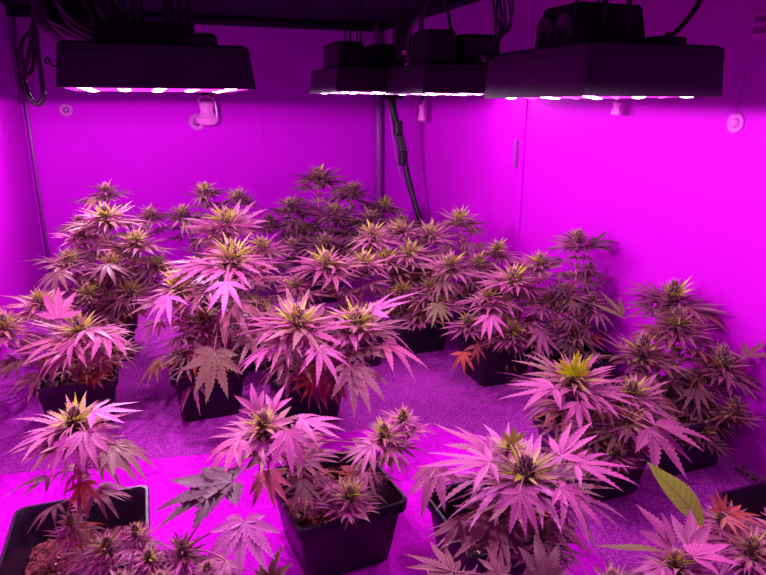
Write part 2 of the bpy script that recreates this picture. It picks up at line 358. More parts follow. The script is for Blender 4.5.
# boxes of electronics hung at the corner
for (x, y, f, s, lab, nm) in ((402, 38, 3.1, (.075, .06, .22), 'tall black power adapter hanging in front of the corner behind the middle light', 'power_adapter'),
                          (418, 52, 2.7, (.045, .04, .12), 'short black power adapter hanging just right of the tall one', 'power_adapter')):
    p = at(x, y, f); t = empty(nm, p, lab, 'power adapter')
    b = MB(); box(b, (0, 0, 0), s, bevel=.008); b.build('case', M['black'], t, smooth=False)
    b = MB(); box(b, (0, -s[1]/2-.001, -s[2]*.3), (s[0]*.3, .003, s[2]*.09)); b.build('rating_plate', M['sticker'], t, smooth=False)
    b = MB(); tube(b, smoothpath([(0, 0, s[2]/2), (.01, 0, .1+s[2]/2), (-.01, 0, ZT-p.z)], 6), .005, 6); b.build('lead', M['cable'], t)
cable('hanging_cable', [at(430, -10, 2.3), at(424, 10, 2.35), at(412, 26, 2.5), at(407, 45, 2.6), at(409, 66, 2.65)], .006, 'black cord slanting down from the roof right of the corner', 'cord')
# cable that runs down in front of the corner
t = empty('cable_bundle', at(391, 98, 4.1), 'black cable bundle hanging from a bar and slanting down in front of the corner', 'cable bundle')
for k, (dx, r) in enumerate(((0, .018), (3, .012), (-2, .012))):
    b = MB(); pts = [at(391+dx, 97, 4.12), at(394+dx*.6, 115, 4.1), at(401+dx, 145, 4.1), at(405+dx*.5, 165, 4.08), at(411+dx*.4, 190, 4.05), at(419, 218, 4.0), at(426, 245, 3.95), at(432, 300, 3.95), at(434, 372, 3.95)]
    tube(b, [p-t.location for p in smoothpath(pts, 6)], r, 7); b.build('cable', M['cable'], t)
b = MB(); tube(b, [p-t.location for p in smoothpath([at(389, 98, 4.13), at(392, 130, 4.13), at(397, 160, 4.13), at(402, 178, 4.12), at(407, 182, 4.12)], 6)], .006, 6); b.build('cable', M['pole'], t)
b = MB(); tube(b, [at(381, 97, 4.12)-t.location, at(403, 97, 4.12)-t.location], .012, 8); b.build('hanging_bar', M['black'], t)
for (x, y, dz) in ((403, 158, 0), (398, 128, 0)):
    b = MB(); box(b, at(x, y, 4.08)-t.location, (.05, .05, .09), bevel=.012); b.build('tape_wrap', M['black'], t, smooth=False)
# round hooks on the walls
def round_hook(p, axis, r, label):
    t = empty('round_hook', p, label, 'wall hook')
    b = MB(); lathe(b, [(.0001, .001), (r, .001), (r, .004), (r*.86, .007), (r*.74, .004), (r*.5, .004)], n=28, axis=axis); b.build('backplate', M['sticker'], t)
    b = MB(); lathe(b, [(r*.5, .003), (r*.45, .012), (r*.2, .014), (.0001, .014)], n=20, axis=axis); b.build('button', M['sticker'] if axis[0] else M['pole'], t)
    return t
round_hook(on_y(66, 110, YB), (0, -1, 0), .040, 'small round hook stuck on the back wall below the left end of the left light')
round_hook(on_y(197, 122, YB), (0, -1, 0), .055, 'round hook on the back wall just left of the crumpled clear clip')
t = round_hook(on_x(736, 123, XR), (-1, 0, 0), .030, 'round hook with a hanging string on the right wall, lit brightly at the picture edge')
b = MB(); tube(b, [(-.006, 0, .02), (-.006, -.004, .09), (-.004, -.012, .15)], .0012, 5); b.build('string', M['pole'], t)
def clip(p, s, label, rz):
    t = empty('plastic_clip', p, label, 'hanging clip'); t.rotation_euler.z = rz
    b = MB(); v = []
    prof = [(.030, -.05), (.042, -.042), (.044, -.025), (.034, -.018), (.028, .0), (.030, .015), (.034, .024), (.030, .036), (.016, .042)]
    r2 = random.Random(int(p.x*1000))
    lathe(b, [(r*s*r2.uniform(.85, 1.12), z*s) for r, z in prof], n=9); o = b.build('body', M['plastic'], t, smooth=False); o.scale.y = .55
    b = MB(); tube(b, smoothpath([(-.02*s, 0, .03*s), (-.03*s, -.01, .05*s), (0, -.012*s, .062*s), (.03*s, -.008, .045*s), (.037*s, -.01, 0), (.034*s, -.01, -.035*s)], 5), .005*s, 6); b.build('loop', M['plastic'], t)
    b = MB(); box(b, (0, 0, .075*s), (.03*s, .02*s, .03*s), bevel=.004); b.build('mount', M['black'], t, smooth=False)
clip(on_y(207, 112, YB-.06), 1.7, 'crumpled clear pink clip hanging on the back wall below the left light', 0)
clip(on_x(422, 112, XR-.06), 1.15, 'clear pink clip hanging on the right wall just right of the corner cable', 1.2)
clip(on_x(617, 107, XR-.04), .6, 'tiny faint clear clip on the right wall below the big right-hand light', 1.5)
# stickers with print
def sticker(p, axis, w_, h_, label):
    t = empty('sticker', p, label, 'sticker')
    if axis == 'x': t.rotation_euler.z = -PI/2
    b = MB(); box(b, (0, -.002, 0), (w_, .004, h_)); b.build('sheet', M['sticker'], t, smooth=False)
    b = MB(); r2 = random.Random(5)
    for row in (.22, -.2):
        x = -w_*.38
        while x < w_*.36:
            k = r2.uniform(.10, .16)*w_; hh = h_*.13
            tube(b, [(x, -.006, row*h_-hh), (x, -.006, row*h_+hh), (x+k*.6, -.006, row*h_+hh*r2.choice((0, 1))), (x+k*.6, -.006, row*h_-hh)], w_*.018, 4); x += k*1.25
    b.build('print', M['ink'], t)
sticker(on_y(156, 20, YB), 'y', .15, .10, 'small printed notice on the back wall seen between the straps of the left light')
sticker(on_x(762, 25, XR), 'x', .055, .07, 'small printed sticker high on the right wall at the picture edge')

# ------------------------------------------------------------------ leaves
YOUNG = np.array((.66, .88, .01)); LIME = np.array((.56, .62, .04)); LAMP_PINK = np.array((.68, .150, .44)); LAMP_MAUVE = np.array((.34, .12, .16)); DARK = np.array((.16, .07, .10)); OLIVE = np.array((.27, .22, .09)); RED = np.array((.60, .13, .08))  # pink and mauve put the magenta lamp cast into green leaves
def leaflet(L, W, yaw, droop, fold, teeth, rs):
    """one serrated leaflet along +x; returns verts, tris, quads, uv"""
    n = teeth; ts = np.linspace(0, 1, n+1)
    def wid(t): return W*np.sin(PI*np.clip(t, 0, 1)**.80)**1.05*(1-.25*t)
    v = []; uv = []; tw = rs.uniform(-.3, .3); sway = rs.uniform(-.12, .12)
    def pt(t, s, lift=0):
        x = L*t; y = s; z = abs(s)*fold - droop*L*t*t + math.sin(t*7+tw*9)*L*.012 + lift
        x -= droop*droop*L*.35*t*t; y += sway*L*t*t; z += s*tw*t
        return (x, y, z)
    for i, t in enumerate(ts): v.append(pt(t, 0)); uv.append((t, 0))
    nb = n+1
    notch = {}; tip = {}
    for s in (1, -1):
        for i, t in enumerate(ts[:-1]):
            wn = wid(t)*(.74 if n < 20 else .88)+.0003*L; notch[s, i] = len(v); v.append(pt(t+.012, s*wn)); uv.append((t, s*.8))
            tt = t+.82/n; wt = wid(tt)*(1.12 if n < 20 else .98)+.0003*L; tip[s, i] = len(v); v.append(pt(min(tt+.25/n, .995), s*wt)); uv.append((tt, s*1.))
        notch[s, n] = n
    f3 = []; f4 = []
    for s in (1, -1):
        for i in range(n):
            q = (i, notch[s, i], tip[s, i], i+1) if s > 0 else (i+1, tip[s, i], notch[s, i], i)
            q = q[::-1]; f4.append(q)
            if i < n-1:
                q = (tip[s, i], notch[s, i+1], i+1) if s > 0 else (i+1, notch[s, i+1], tip[s, i])
                f3.append(q[::-1])
    v = np.array(v); c, s_ = math.cos(yaw), math.sin(yaw)
    x = v[:, 0].copy(); v[:, 0] = x*c-v[:, 1]*s_; v[:, 1] = x*s_+v[:, 1]*c
    return v, np.array(f3).reshape(-1, 3), np.array(f4), np.array(uv)
ANG = {1: [0], 3: [0, 38], 5: [0, 32, 72], 7: [0, 26, 54, 92], 9: [0, 23, 46, 74, 112]}
LEN = {1: [1], 3: [1, .8], 5: [1, .86, .6], 7: [1, .93, .76, .46], 9: [1, .95, .83, .62, .36]}
CACHE = {}
def leaf_template(k, droop, width, teeth):
    key = (k, round(droop, 1), round(width, 2), teeth, random.randrange(4))
    if key in CACHE: return CACHE[key]
    V = []; F3 = []; F4 = []; U = []; n = 0
    for a, l in zip(ANG[k], LEN[k]):
        for s in ((1,) if a == 0 else (1, -1)):
            ll = l*random.uniform(.92, 1.06)
            v, f3, f4, uv = leaflet(ll, width*(.6+.4*l), math.radians(a*s+random.uniform(-5, 5)), key[1]*random.uniform(.6, 1.4), random.uniform(.15, .5), max(4, int(teeth*(.5+.5*l))), random)
            v[:, 2] -= .0004*a/30
            V.append(v); F3.append(f3+n); F4.append(f4+n); U.append(uv); n += len(v)
    CACHE[key] = (np.concatenate(V), np.concatenate(F3), np.concatenate(F4), np.concatenate(U)); return CACHE[key]
def add_leaf(mb, pos, az, el, L, k=7, droop=.3, width=.095, teeth=9, tone=LAMP_MAUVE, roll=0, tiptone=None, hero=None):
    """az, el in degrees: where the middle leaflet points"""
    v, f3, f4, uv = leaf_template(k, droop, width, teeth)
    a, e = math.radians(az), math.radians(el)
    X = np.array((math.cos(e)*math.cos(a), math.cos(e)*math.sin(a), math.sin(e))); Z = np.array((-math.sin(e)*math.cos(a), -math.sin(e)*math.sin(a), math.cos(e))); Y = np.cross(Z, X)
    r = math.radians(roll); Y, Z = Y*math.cos(r)+Z*math.sin(r), Z*math.cos(r)-Y*math.sin(r)
    w_ = v*L @ np.stack([X, Y, Z])+np.array(pos)
    tone = np.clip(np.array(tone)*random.uniform(.82, 1.15), 0, .9)
    if tiptone is not None:
        m = np.clip(uv[:, :1]*1.2-.1, 0, 1); col = tone*(1-m)+np.array(tiptone)*m
    else: col = np.tile(tone, (len(v), 1))
    mb.add(w_, f3, f4, col=col, uv=uv)
def mixc(a, b, t): return a*(1-t)+b*t

# ------------------------------------------------------------------ flower buds
def calyx_template():
    prof = [(.0, -.1), (.34, .12), (.42, .38), (.26, .7), (.08, 1.0)]; n = 5; v = []
    for r, z in prof:
        for k in range(n): q = 2*PI*k/n; v.append((r*math.cos(q), r*math.sin(q), z))
    f4 = [(i*n+k, i*n+(k+1) % n, (i+1)*n+(k+1) % n, (i+1)*n+k) for i in range(len(prof)-1) for k in range(n)]
    return np.array(v), np.array(f4)
CAL_V, CAL_F = calyx_template()
def frame_from(d):
    d = Vector(d).normalized(); R = Vector((0, 0, 1)).rotation_difference(d).to_matrix(); return np.array(R)
def bud(parent, p, h, r, dark, density=1.0, label=None):
    mb = MB(); n = int(80*density); ga = 2.39996
    for i in range(n):
        t = (i+.5)/n; z = h*(t-.15); rr_ = r*(math.sin(PI*min(1, .18+t*.80))**.7)*.75; a = i*ga
        el = .1+1.2*t; d = (math.cos(a)*math.cos(el), math.sin(a)*math.cos(el), math.sin(el))
        s = r*random.uniform(.36, .62); col = mixc(np.array((.05, .014, .04)), np.array((.22, .12, .10)), random.random()*(1.15-dark))
        mb.add(CAL_V*s @ frame_from(d).T+np.array(p)+np.array((rr_*math.cos(a)*.8, rr_*math.sin(a)*.8, z)), None, CAL_F, col=col)
        for q in range(3):      # pistil hairs
            a2 = a+random.uniform(-.6, .6); e2 = el+random.uniform(-.4, .5); L = r*random.uniform(.5, .9)
            d2 = np.array((math.cos(a2)*math.cos(e2), math.sin(a2)*math.cos(e2), math.sin(e2)))
            b0 = np.array(p)+np.array((rr_*math.cos(a)*.8, rr_*math.sin(a)*.8, z))+d2*s*.7
            sd = np.cross(d2, (0, 0, 1.)); sd /= max(1e-6, np.linalg.norm(sd)); wd = r*.028; up2 = np.cross(d2, sd)
            tip = b0+d2*L; cc = mixc(np.array((.48, .22, .24)), np.array((.60, .46, .16)), random.random()**2)
            mb.add([b0+sd*wd, b0-sd*wd*.5+up2*wd, b0-sd*wd*.5-up2*wd, tip], [(0, 1, 3), (1, 2, 3), (2, 0, 3)], None, col=cc)
    o = mb.build('flower_bud', M['bud'], parent, smooth=True, color=True)
    return o

# ------------------------------------------------------------------ pots and plants
PH = .185
def square_pot(root, w_=.26, h=.185, soil_z=.092, rot=0, near=True):
    b = MB(); n = 0
    def ring(s, z, br=.022):
        out = []; x = s/2
        for cx, cy, a0 in ((x-br, -x+br, -90), (x-br, x-br, 0), (-x+br, x-br, 90), (-x+br, -x+br, 180)):
            for k in range(5): a = math.radians(a0+k*22.5); out.append((cx+br*math.cos(a), cy+br*math.sin(a), z))
        return out
    bw = w_*.76
    prof = [(bw-.03, .003), (bw-.004, 0.0), (bw, .004), (w_-.024, h-.034), (w_-.022, h-.032), (w_-.006, h-.030), (w_-.002, h-.026), (w_, h-.003), (w_-.004, h), (w_-.016, h), (w_-.020, h-.004), (w_-.026, h-.03), (bw-.006, .008)]
    R = [ring(s, z) for s, z in prof]; m = 20; v = [p for r in R for p in r]
    f4 = [(i*m+j, i*m+(j+1) % m, (i+1)*m+(j+1) % m, (i+1)*m+j) for i in range(len(R)-1) for j in range(m)]
    f3 = []
    for base, zz, flip in ((0, .003, True), ((len(R)-1)*m, .008, False)):
        c_ = len(v); v.append((0, 0, zz))
        for j in range(m): f3.append(((base+(j+1) % m), base+j, c_) if flip else (base+j, base+(j+1) % m, c_))
    b.add(v, f3, f4); o = b.build('pot', M['pot'], root); o.rotation_euler.z = rot
    # keep the rim crisp
    md = o.modifiers.new('split', 'EDGE_SPLIT'); md.split_angle = math.radians(38)
    # soil
    s = bw+(w_-.03-bw)*(soil_z/h)-.004; N = 34 if near else 10
    g = np.linspace(-s/2, s/2, N); X, Y = np.meshgrid(g, g); Zs = soil_z+RNG.normal(0, .0035, X.shape)
    Zs = Zs+.006*np.sin(X*40+1)*np.cos(Y*33)
    v = np.stack([X, Y, Zs], -1).reshape(-1, 3)
    f4 = [(i*N+j, i*N+j+1, (i+1)*N+j+1, (i+1)*N+j) for i in range(N-1) for j in range(N-1)]
    base = np.array((.08, .012, .022)); hi = np.array((.36, .08, .10)); t = RNG.random((len(v), 1))**2.5
    sb = MB(); sb.add(v, None, f4, col=base*(1-t)+hi*t)
    if near:
        oct_v = np.array([(1, 0, 0), (-1, 0, 0), (0, 1, 0), (0, -1, 0), (0, 0, 1), (0, 0, -1)], float); oct_f = [(0, 2, 4), (2, 1, 4), (1, 3, 4), (3, 0, 4), (2, 0, 5), (1, 2, 5), (3, 1, 5), (0, 3, 5)]
        for k in range(420):
            r_ = random.uniform(.002, .0065)*(1.5 if random.random() < .08 else 1); p = (random.uniform(-s/2+.008, s/2-.008), random.uniform(-s/2+.008, s/2-.008), soil_z+random.uniform(.0, .008))
            sc = np.array((random.uniform(.6, 1.3), random.uniform(.6, 1.3), random.uniform(.5, 1)))*r_
            u = random.random(); col = (.85, .62, .62) if u < .07 else tuple(mixc(base, hi, random.random()**1.8))
            sb.add((oct_v+RNG.normal(0, .18, oct_v.shape))*sc+np.array(p), oct_f, None, col=col)
    so = sb.build('soil', M['soil'], root, smooth=False, color=True); so.rotation_euler.z = rot
    return soil_z

def dress_cola(mb, p, R, st, teeth, tilt=(0, 0)):
    """rosette of leaves round a bud tip: young narrow ones inside, palmate fans outside"""
    p = Vector(p); a0 = random.uniform(0, 360); y = st['young']; lm = st['leaf']; nb = st.get('inner', 16)
    for i in range(nb):                       # young single blades
        a = a0+i*137.5; e = random.uniform(22, 68)
        tn = mixc(YOUNG, LIME, random.random()) if random.random() < y else mixc(lm, LIME, .35)
        add_leaf(mb, p+Vector((0, 0, -.004-.004*random.random())), a, e, R*random.uniform(.38, .62), 1 if i % 3 else 3, .15, .075, teeth, tn, random.uniform(-25, 25), tiptone=mixc(tn, lm, .12 if i % 2 else .5))
    for i in range(st.get('mid', 8)):         # transitional
        a = a0+20+i*137.5; e = random.uniform(8, 48)
        tn = mixc(mixc(YOUNG, LIME, random.random()), lm, random.random()*.8)
        add_leaf(mb, p+Vector((0, 0, -.012-.014*random.random())), a, e, R*random.uniform(.55, .85), random.choice((3, 5, 5)), random.uniform(.15, .35), .075, teeth, tn if random.random() < y*.8 else lm, random.uniform(-20, 20), tiptone=lm)
    for i in range(st.get('outer', 6)):       # fans
        a = a0+i*360/6+random.uniform(-18, 18); e = random.uniform(-6, 42); pet = R*random.uniform(.18, .32)
        d = Vector((math.cos(math.radians(a)), math.sin(math.radians(a)), .25)); q = p+Vector((0, 0, -.03-.02*random.random())); c_ = q+d*pet
        tube(mb, [q, q+d*pet*.5+Vector((0, 0, .003)), c_], [.0014, .0012, .001], 4, col=(.5, .22, .28), cap=False)
        add_leaf(mb, c_, a+random.uniform(-12, 12), e, R*random.uniform(.75, 1.0), random.choice((5, 7, 7)), random.uniform(.05, .40), .078, teeth, mixc(mixc(lm, st['old'], random.random()*.5), OLIVE*1.3, .55*(random.random() < .25)), random.uniform(-22, 22))

DEF = dict(leaf=LAMP_PINK, old=LAMP_MAUVE, young=.95, inner=16, mid=11, outer=7, dark=.6)
def plant(name_label, base, colas, st=None, pot=True, near=False, heroes=(), potrot=0, nodes=True, group='cannabis plants in black square pots', redlow=.2, dens=1.0, w_=.27, low=True):
    st = dict(DEF, **(st or {})); base = Vector((base[0], base[1], 0)); teeth = 11 if near else 7
    root = empty('cannabis_plant', base, name_label, 'potted plant', group)
    sz = square_pot(root, w_=w_, rot=potrot, near=near) if pot else 0
    if not pot: sz = 0
    stem = MB(); fol = MB(); W = Vector((0, 0, sz-.004))
    loc = [(Vector(c[0])-base, c[1]) for c in colas]
    main = loc[0][0]; zt = main.z
    top = Vector((main.x, main.y, zt)); mid = Vector((main.x*.35, main.y*.35, sz+(zt-sz)*.45))
    mp = bez(W, W+Vector((0, 0, (zt-sz)*.35)), top-Vector((main.x*.25, main.y*.25, (zt-sz)*.45)), top-Vector((0, 0, .01)), 14)
    tube(stem, mp, [.0072-.0042*i/14 for i in range(15)], 8)
    axes = [(mp, main, loc[0][1])]
    for k, (p, R) in enumerate(loc[1:]):
        j = int(max(1, min(9, 14*(.18+.10*(k % 4))))); s0 = mp[j]
        if p.z < s0.z+.03: j = 1; s0 = mp[1]
        br = bez(s0, s0+Vector(((p.x-s0.x)*.55, (p.y-s0.y)*.55, (p.z-s0.z)*.25)), p-Vector(((p.x-s0.x)*.12, (p.y-s0.y)*.12, (p.z-s0.z)*.45)), p-Vector((0, 0, .01)), 10)
        tube(stem, br, [.0045-.002*i/10 for i in range(11)], 6); axes.append((br, p, R))
    for ai, (path, p, R) in enumerate(axes):
        hb = R*random.uniform(.42, .55)*st.get('budh', 1)
        bud(root, p-Vector((0, 0, hb*.45)), hb, R*.155, st['dark'])
        dress_cola(fol, p-Vector((0, 0, .0)), R, st, teeth)
        # nodes down the stem
        L = sum((path[i+1]-path[i]).length for i in range(len(path)-1)); step = max(.018, R*.25)/dens
        d = R*.38; a0 = random.uniform(0, 360); nd = 0
        while d < L*(.97 if ai == 0 else .8) and nodes:
            dd = L-d; acc = 0
            for i in range(len(path)-1):
                sl = (path[i+1]-path[i]).length
                if acc+sl >= dd: q = path[i].lerp(path[i+1], (dd-acc)/sl); break
                acc += sl
            if q.z < sz+.035: break
            fr = d/max(L, .01)
            for s in (0, 180):
                if not low and fr > .7: continue
                if fr > .75 and random.random() < .2: continue
                a = a0+s+random.uniform(-20, 20); pet = R*random.uniform(.3, .55); e0 = 25-35*fr
                dv = Vector((math.cos(math.radians(a))*math.cos(math.radians(e0)), math.sin(math.radians(a))*math.cos(math.radians(e0)), math.sin(math.radians(e0))))
                c_ = q+dv*pet
                if c_.z < sz+.02 and abs(c_.x) < .15: c_.z = sz+.02
                red = fr > .6 and random.random() < redlow
                tn = RED*random.uniform(.8, 1.1) if red else mixc(st['old'], OLIVE if random.random() < .25 else st['leaf'], random.random()*.5)
                tube(fol, [q, q+dv*pet*.5+Vector((0, 0, .006)), c_], [.0015, .0013, .001], 4, col=(.52, .20, .26), cap=False)
                add_leaf(fol, c_, a+random.uniform(-15, 15), e0-random.uniform(-8, 28), R*random.uniform(.62, 1.0)*(1-.25*fr), random.choice((5, 7, 7, 9)) if R > .1 else 5, random.uniform(.1, .5), .085, teeth, tn, random.uniform(-25, 25), tiptone=mixc(tn, RED, .5) if (random.random() < .15) else None)
                if random.random() < .7:     # side shoot
                    for z in range(4):
                        add_leaf(fol, q+dv*.012, a+random.uniform(-60, 60), random.uniform(15, 65), R*random.uniform(.22, .4), random.choice((1, 3, 3)), .2, .10, teeth-2, mixc(st['leaf'], LIME, random.random()*.7), random.uniform(-30, 30))
            if fr < .5 and random.random() < .8:   # flower cluster at the node
                for z in range(5):
                    dd2 = (random.uniform(-1, 1), random.uniform(-1, 1), random.uniform(0, 1)); s_ = R*.07
                    fol.add(CAL_V*s_ @ frame_from(dd2).T+np.array(q), None, CAL_F, col=(.26, .10, .16))
            a0 += 80+random.uniform(-15, 15); d += step*(1+.25*fr); nd += 1
    for h in heroes:      # (position, az, el, length, leaflets, droop, width, tone, roll)
        pos, az, el, L, k, dr, wd, tn, rl = h; pos = Vector(pos)-base
        i = min(range(len(mp)), key=lambda i: (mp[i]-pos).length+abs(mp[i].z-pos.z+.02)*.5); q = mp[i]
        tube(fol, bez(q, q.lerp(pos, .4)+Vector((0, 0, .02)), q.lerp(pos, .8)+Vector((0, 0, .012)), pos, 6), .0016, 5, col=(.52, .2, .26), cap=False)
        add_leaf(fol, pos, az, el, L, k, dr, wd*(.72 if k > 1 else 1), 12 if k > 1 else 24, tn, rl)
    for a in fol.v: a[:, 0] = np.clip(a[:, 0], XL+.012-base.x, XR-.014-base.x)
    stem.build('stem', M['stem'], root); fol.build('foliage', M['leaf'], root, color=True)
    return root
def pot_at(x, y, z=.0):
    p = on_z(x, y, z); return (p.x, p.y)
def wd(deg): return 90-math.degrees(YAW)-deg      # 0 = away from camera, 90 = to the right, 180 = towards it
P = at
# ---- back row
SHADED = dict(leaf=mixc(LAMP_PINK, DARK, .55), old=DARK, young=.12, dark=.9)  # back-row silhouette shade mixed into the leaf tones
b0 = ahead(318, 3.62)
plant('tall dark bushy cannabis plant against the back wall, left of the corner', b0, [(P(318, 176, 3.6), .17), (P(352, 190, 3.55), .17), (P(290, 205, 3.5), .16), (P(385, 205, 3.6), .16), (P(335, 212, 3.4), .17), (P(300, 228, 3.5), .15), (P(370, 218, 3.45), .15), (P(270, 222, 3.6), .14), (P(325, 242, 3.3), .16), (P(362, 240, 3.3), .15), (P(292, 245, 3.35), .14), (P(402, 222, 3.5), .13)], SHADED, dens=1.1)
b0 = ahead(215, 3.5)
plant('dark cannabis plant with two pointed tops by the back wall, behind the left light', b0, [(P(205, 190, 3.5), .14), (P(238, 196, 3.5), .13), (P(182, 212, 3.45), .14), (P(225, 214, 3.4), .13)], SHADED)
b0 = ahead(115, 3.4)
plant('dark cannabis plant at back left whose single pointed top shows above the leaves', b0, [(P(106, 190, 3.3), .14), (P(150, 214, 3.4), .14), (P(78, 222, 3.35), .12)], SHADED)
# ---- second row
WARM = dict(leaf=mixc(LAMP_PINK, OLIVE, .25), old=mixc(LAMP_MAUVE, OLIVE, .35), young=.85)
b0 = ahead(104, 2.72)
plant('broad cannabis plant at back left with two yellowish tops side by side', b0, [(P(105, 216, 2.7), .17), (P(136, 240, 2.6), .15), (P(68, 258, 2.55), .13), (P(112, 262, 2.5), .13), (P(158, 262, 2.6), .12), (P(88, 292, 2.45), .13), (P(130, 290, 2.5), .13), (P(82, 232, 2.75), .13)], WARM,
      heroes=[(P(60, 272, 2.35), wd(200), -15, .14, 9, .3, .13, mixc(LAMP_MAUVE, OLIVE, .3), 0), (P(106, 265, 2.4), wd(140), -12, .13, 7, .35, .12, LAMP_MAUVE, 0), (P(52, 262, 2.4), wd(290), 8, .13, 5, .25, .13, LAMP_MAUVE, 10)], dens=.9)
b0 = ahead(238, 2.62)
plant('cannabis plant with one widely spread pink top, behind the tall pink plant', b0, [(P(226, 222, 2.55), .19), (P(262, 246, 2.5), .14)], dict(WARM, leaf=LAMP_PINK))
b0 = ahead(352, 2.66)
plant('cannabis plant with a spiky pink top standing behind the centre plant', b0, [(P(326, 262, 2.45), .17), (P(296, 284, 2.4), .12), (P(365, 262, 2.5), .14)], dict(DEF))
b0 = ahead(418, 2.85)
plant('wide pink cannabis plant with a crowd of tops, in front of the corner cable', b0, [(P(372, 234, 2.75), .15), (P(400, 228, 2.85), .13), (P(430, 232, 2.85), .14), (P(450, 264, 2.6), .15), (P(410, 252, 2.7), .15), (P(386, 258, 2.65), .13), (P(430, 285, 2.6), .12), (P(402, 290, 2.6), .13), (P(440, 300, 2.55), .12), (P(418, 312, 2.6), .11)], dict(WARM, leaf=mixc(LAMP_PINK, OLIVE, .12)),
      heroes=[(P(437, 305, 2.45), wd(165), -45, .11, 9, .2, .11, OLIVE, 0)], dens=1.0)
b0 = ahead(470, 3.2)
plant('smaller cannabis plant showing two tops behind the wide pink plant right of centre', b0, [(P(460, 218, 3.1), .14), (P(478, 262, 2.95), .13), (P(497, 248, 3.0), .12)], dict(WARM, dark=.8))
b0 = ahead(495, 2.5)
plant('pink cannabis plant with a yellow crown and red lowest leaves, right of the floor gap', b0, [(P(513, 278, 2.4), .16), (P(540, 262, 2.5), .13), (P(487, 296, 2.35), .12), (P(550, 300, 2.4), .13), (P(468, 322, 2.4), .12), (P(512, 330, 2.35), .13), (P(540, 338, 2.35), .12)], dict(DEF, dark=.8),
      heroes=[(P(490, 316, 2.25), wd(185), -18, .12, 7, .3, .13, LAMP_PINK, 0), (P(540, 330, 2.3), wd(165), -40, .13, 7, .25, .12, mixc(LAMP_PINK, LAMP_MAUVE, .5), 0), (P(463, 352, 2.3), wd(185), -62, .10, 5, .2, .14, RED, 10), (P(475, 345, 2.3), wd(150), -60, .09, 5, .2, .14, mixc(RED, LAMP_MAUVE, .4), 0)], redlow=.7)
b0 = ahead(575, 2.3)
plant('cannabis plant whose lone thin top stands up against the right wall', b0, [(P(578, 238, 2.42), .12), (P(566, 290, 2.38), .12), (P(592, 300, 2.35), .11), (P(572, 330, 2.3), .12), (P(590, 268, 2.42), .08)], dict(SHADED, leaf=mixc(LAMP_PINK, DARK, .35), dark=.9),
      heroes=[(P(588, 246, 2.42), wd(88), 14, .13, 3, .05, .16, DARK, 20), (P(592, 246, 2.42), wd(60), 35, .10, 3, .05, .16, DARK, 0)])
# ---- third row
b0 = ahead(76, 2.12)
plant('pink salmon-coloured cannabis plant at the left, broad crown with yellow centre', b0, [(P(79, 330, 1.9), .16), (P(4, 325, 2.0), .14), (P(40, 300, 2.15), .13), (P(110, 345, 2.0), .11)], dict(WARM, leaf=mixc(LAMP_PINK, np.array((.85, .36, .34)), .5), dark=.5),
      heroes=[(P(58, 318, 1.86), wd(345), 55, .12, 5, .05, .17, mixc(LAMP_PINK, RED, .15), 0), (P(88, 330, 1.84), wd(125), 12, .15, 7, .25, .12, mixc(LAMP_PINK, OLIVE, .3), 0), (P(72, 342, 1.83), wd(225), -22, .15, 7, .35, .12, mixc(LAMP_PINK, OLIVE, .3), 0), (P(70, 350, 1.83), wd(255), 4, .17, 5, .15, .10, mixc(LAMP_PINK, OLIVE, .35), 0), (P(105, 335, 1.8), wd(150), 0, .13, 7, .3, .14, mixc(LAMP_PINK, LAMP_MAUVE, .4), 0)], redlow=.5)
b0 = ahead(205, 2.2)
plant('tall pink cannabis plant with a big olive fan leaf hanging over its pot', b0, [(P(232, 258, 2.0), .20), (P(178, 288, 1.95), .15), (P(204, 318, 2.0), .12), (P(262, 310, 2.05), .12)], dict(DEF, young=.9, dark=.8),
      heroes=[(P(214, 352, 1.82), wd(185), -62, .155, 7, .12, .19, mixc(OLIVE, LAMP_MAUVE, .35), 0), (P(226, 282, 1.80), wd(170), -42, .12, 5, .3, .13, LAMP_PINK, 0), (P(170, 296, 1.8), wd(200), -30, .12, 5, .3, .13, LAMP_PINK, 0), (P(160, 360, 1.95), wd(240), -35, .12, 7, .3, .14, mixc(OLIVE, RED, .2), 0), (P(252, 335, 1.9), wd(160), -25, .13, 7, .3, .13, LAMP_MAUVE, 0)], redlow=.45)
b0 = ahead(303, 2.15)
plant('cannabis plant in the middle with spread pink crown and bare thick stem below', b0, [(P(298, 322, 1.8), .19), (P(356, 322, 1.85), .17), (P(330, 350, 1.9), .12)], dict(DEF, dark=.8),
      heroes=[(P(352, 365, 1.75), wd(150), -28, .17, 7, .35, .15, mixc(OLIVE, LAMP_PINK, .45), 0), (P(384, 345, 1.8), wd(110), 0, .15, 7, .5, .14, mixc(LAMP_PINK, RED, .2), 0), (P(372, 312, 1.85), wd(70), 28, .16, 5, .15, .12, LAMP_PINK, 0), (P(268, 350, 1.7), wd(250), -12, .12, 7, .3, .13, LAMP_PINK, 0), (P(318, 348, 1.66), wd(140), -20, .13, 7, .3, .12, LAMP_PINK, 0)], redlow=.35)
b0 = ahead(680, 1.85)
LAMP_PURPLE = dict(leaf=mixc(LAMP_PINK, LAMP_MAUVE, .75), old=mixc(LAMP_MAUVE, DARK, .5), young=.35, dark=1.0, budh=1.7)
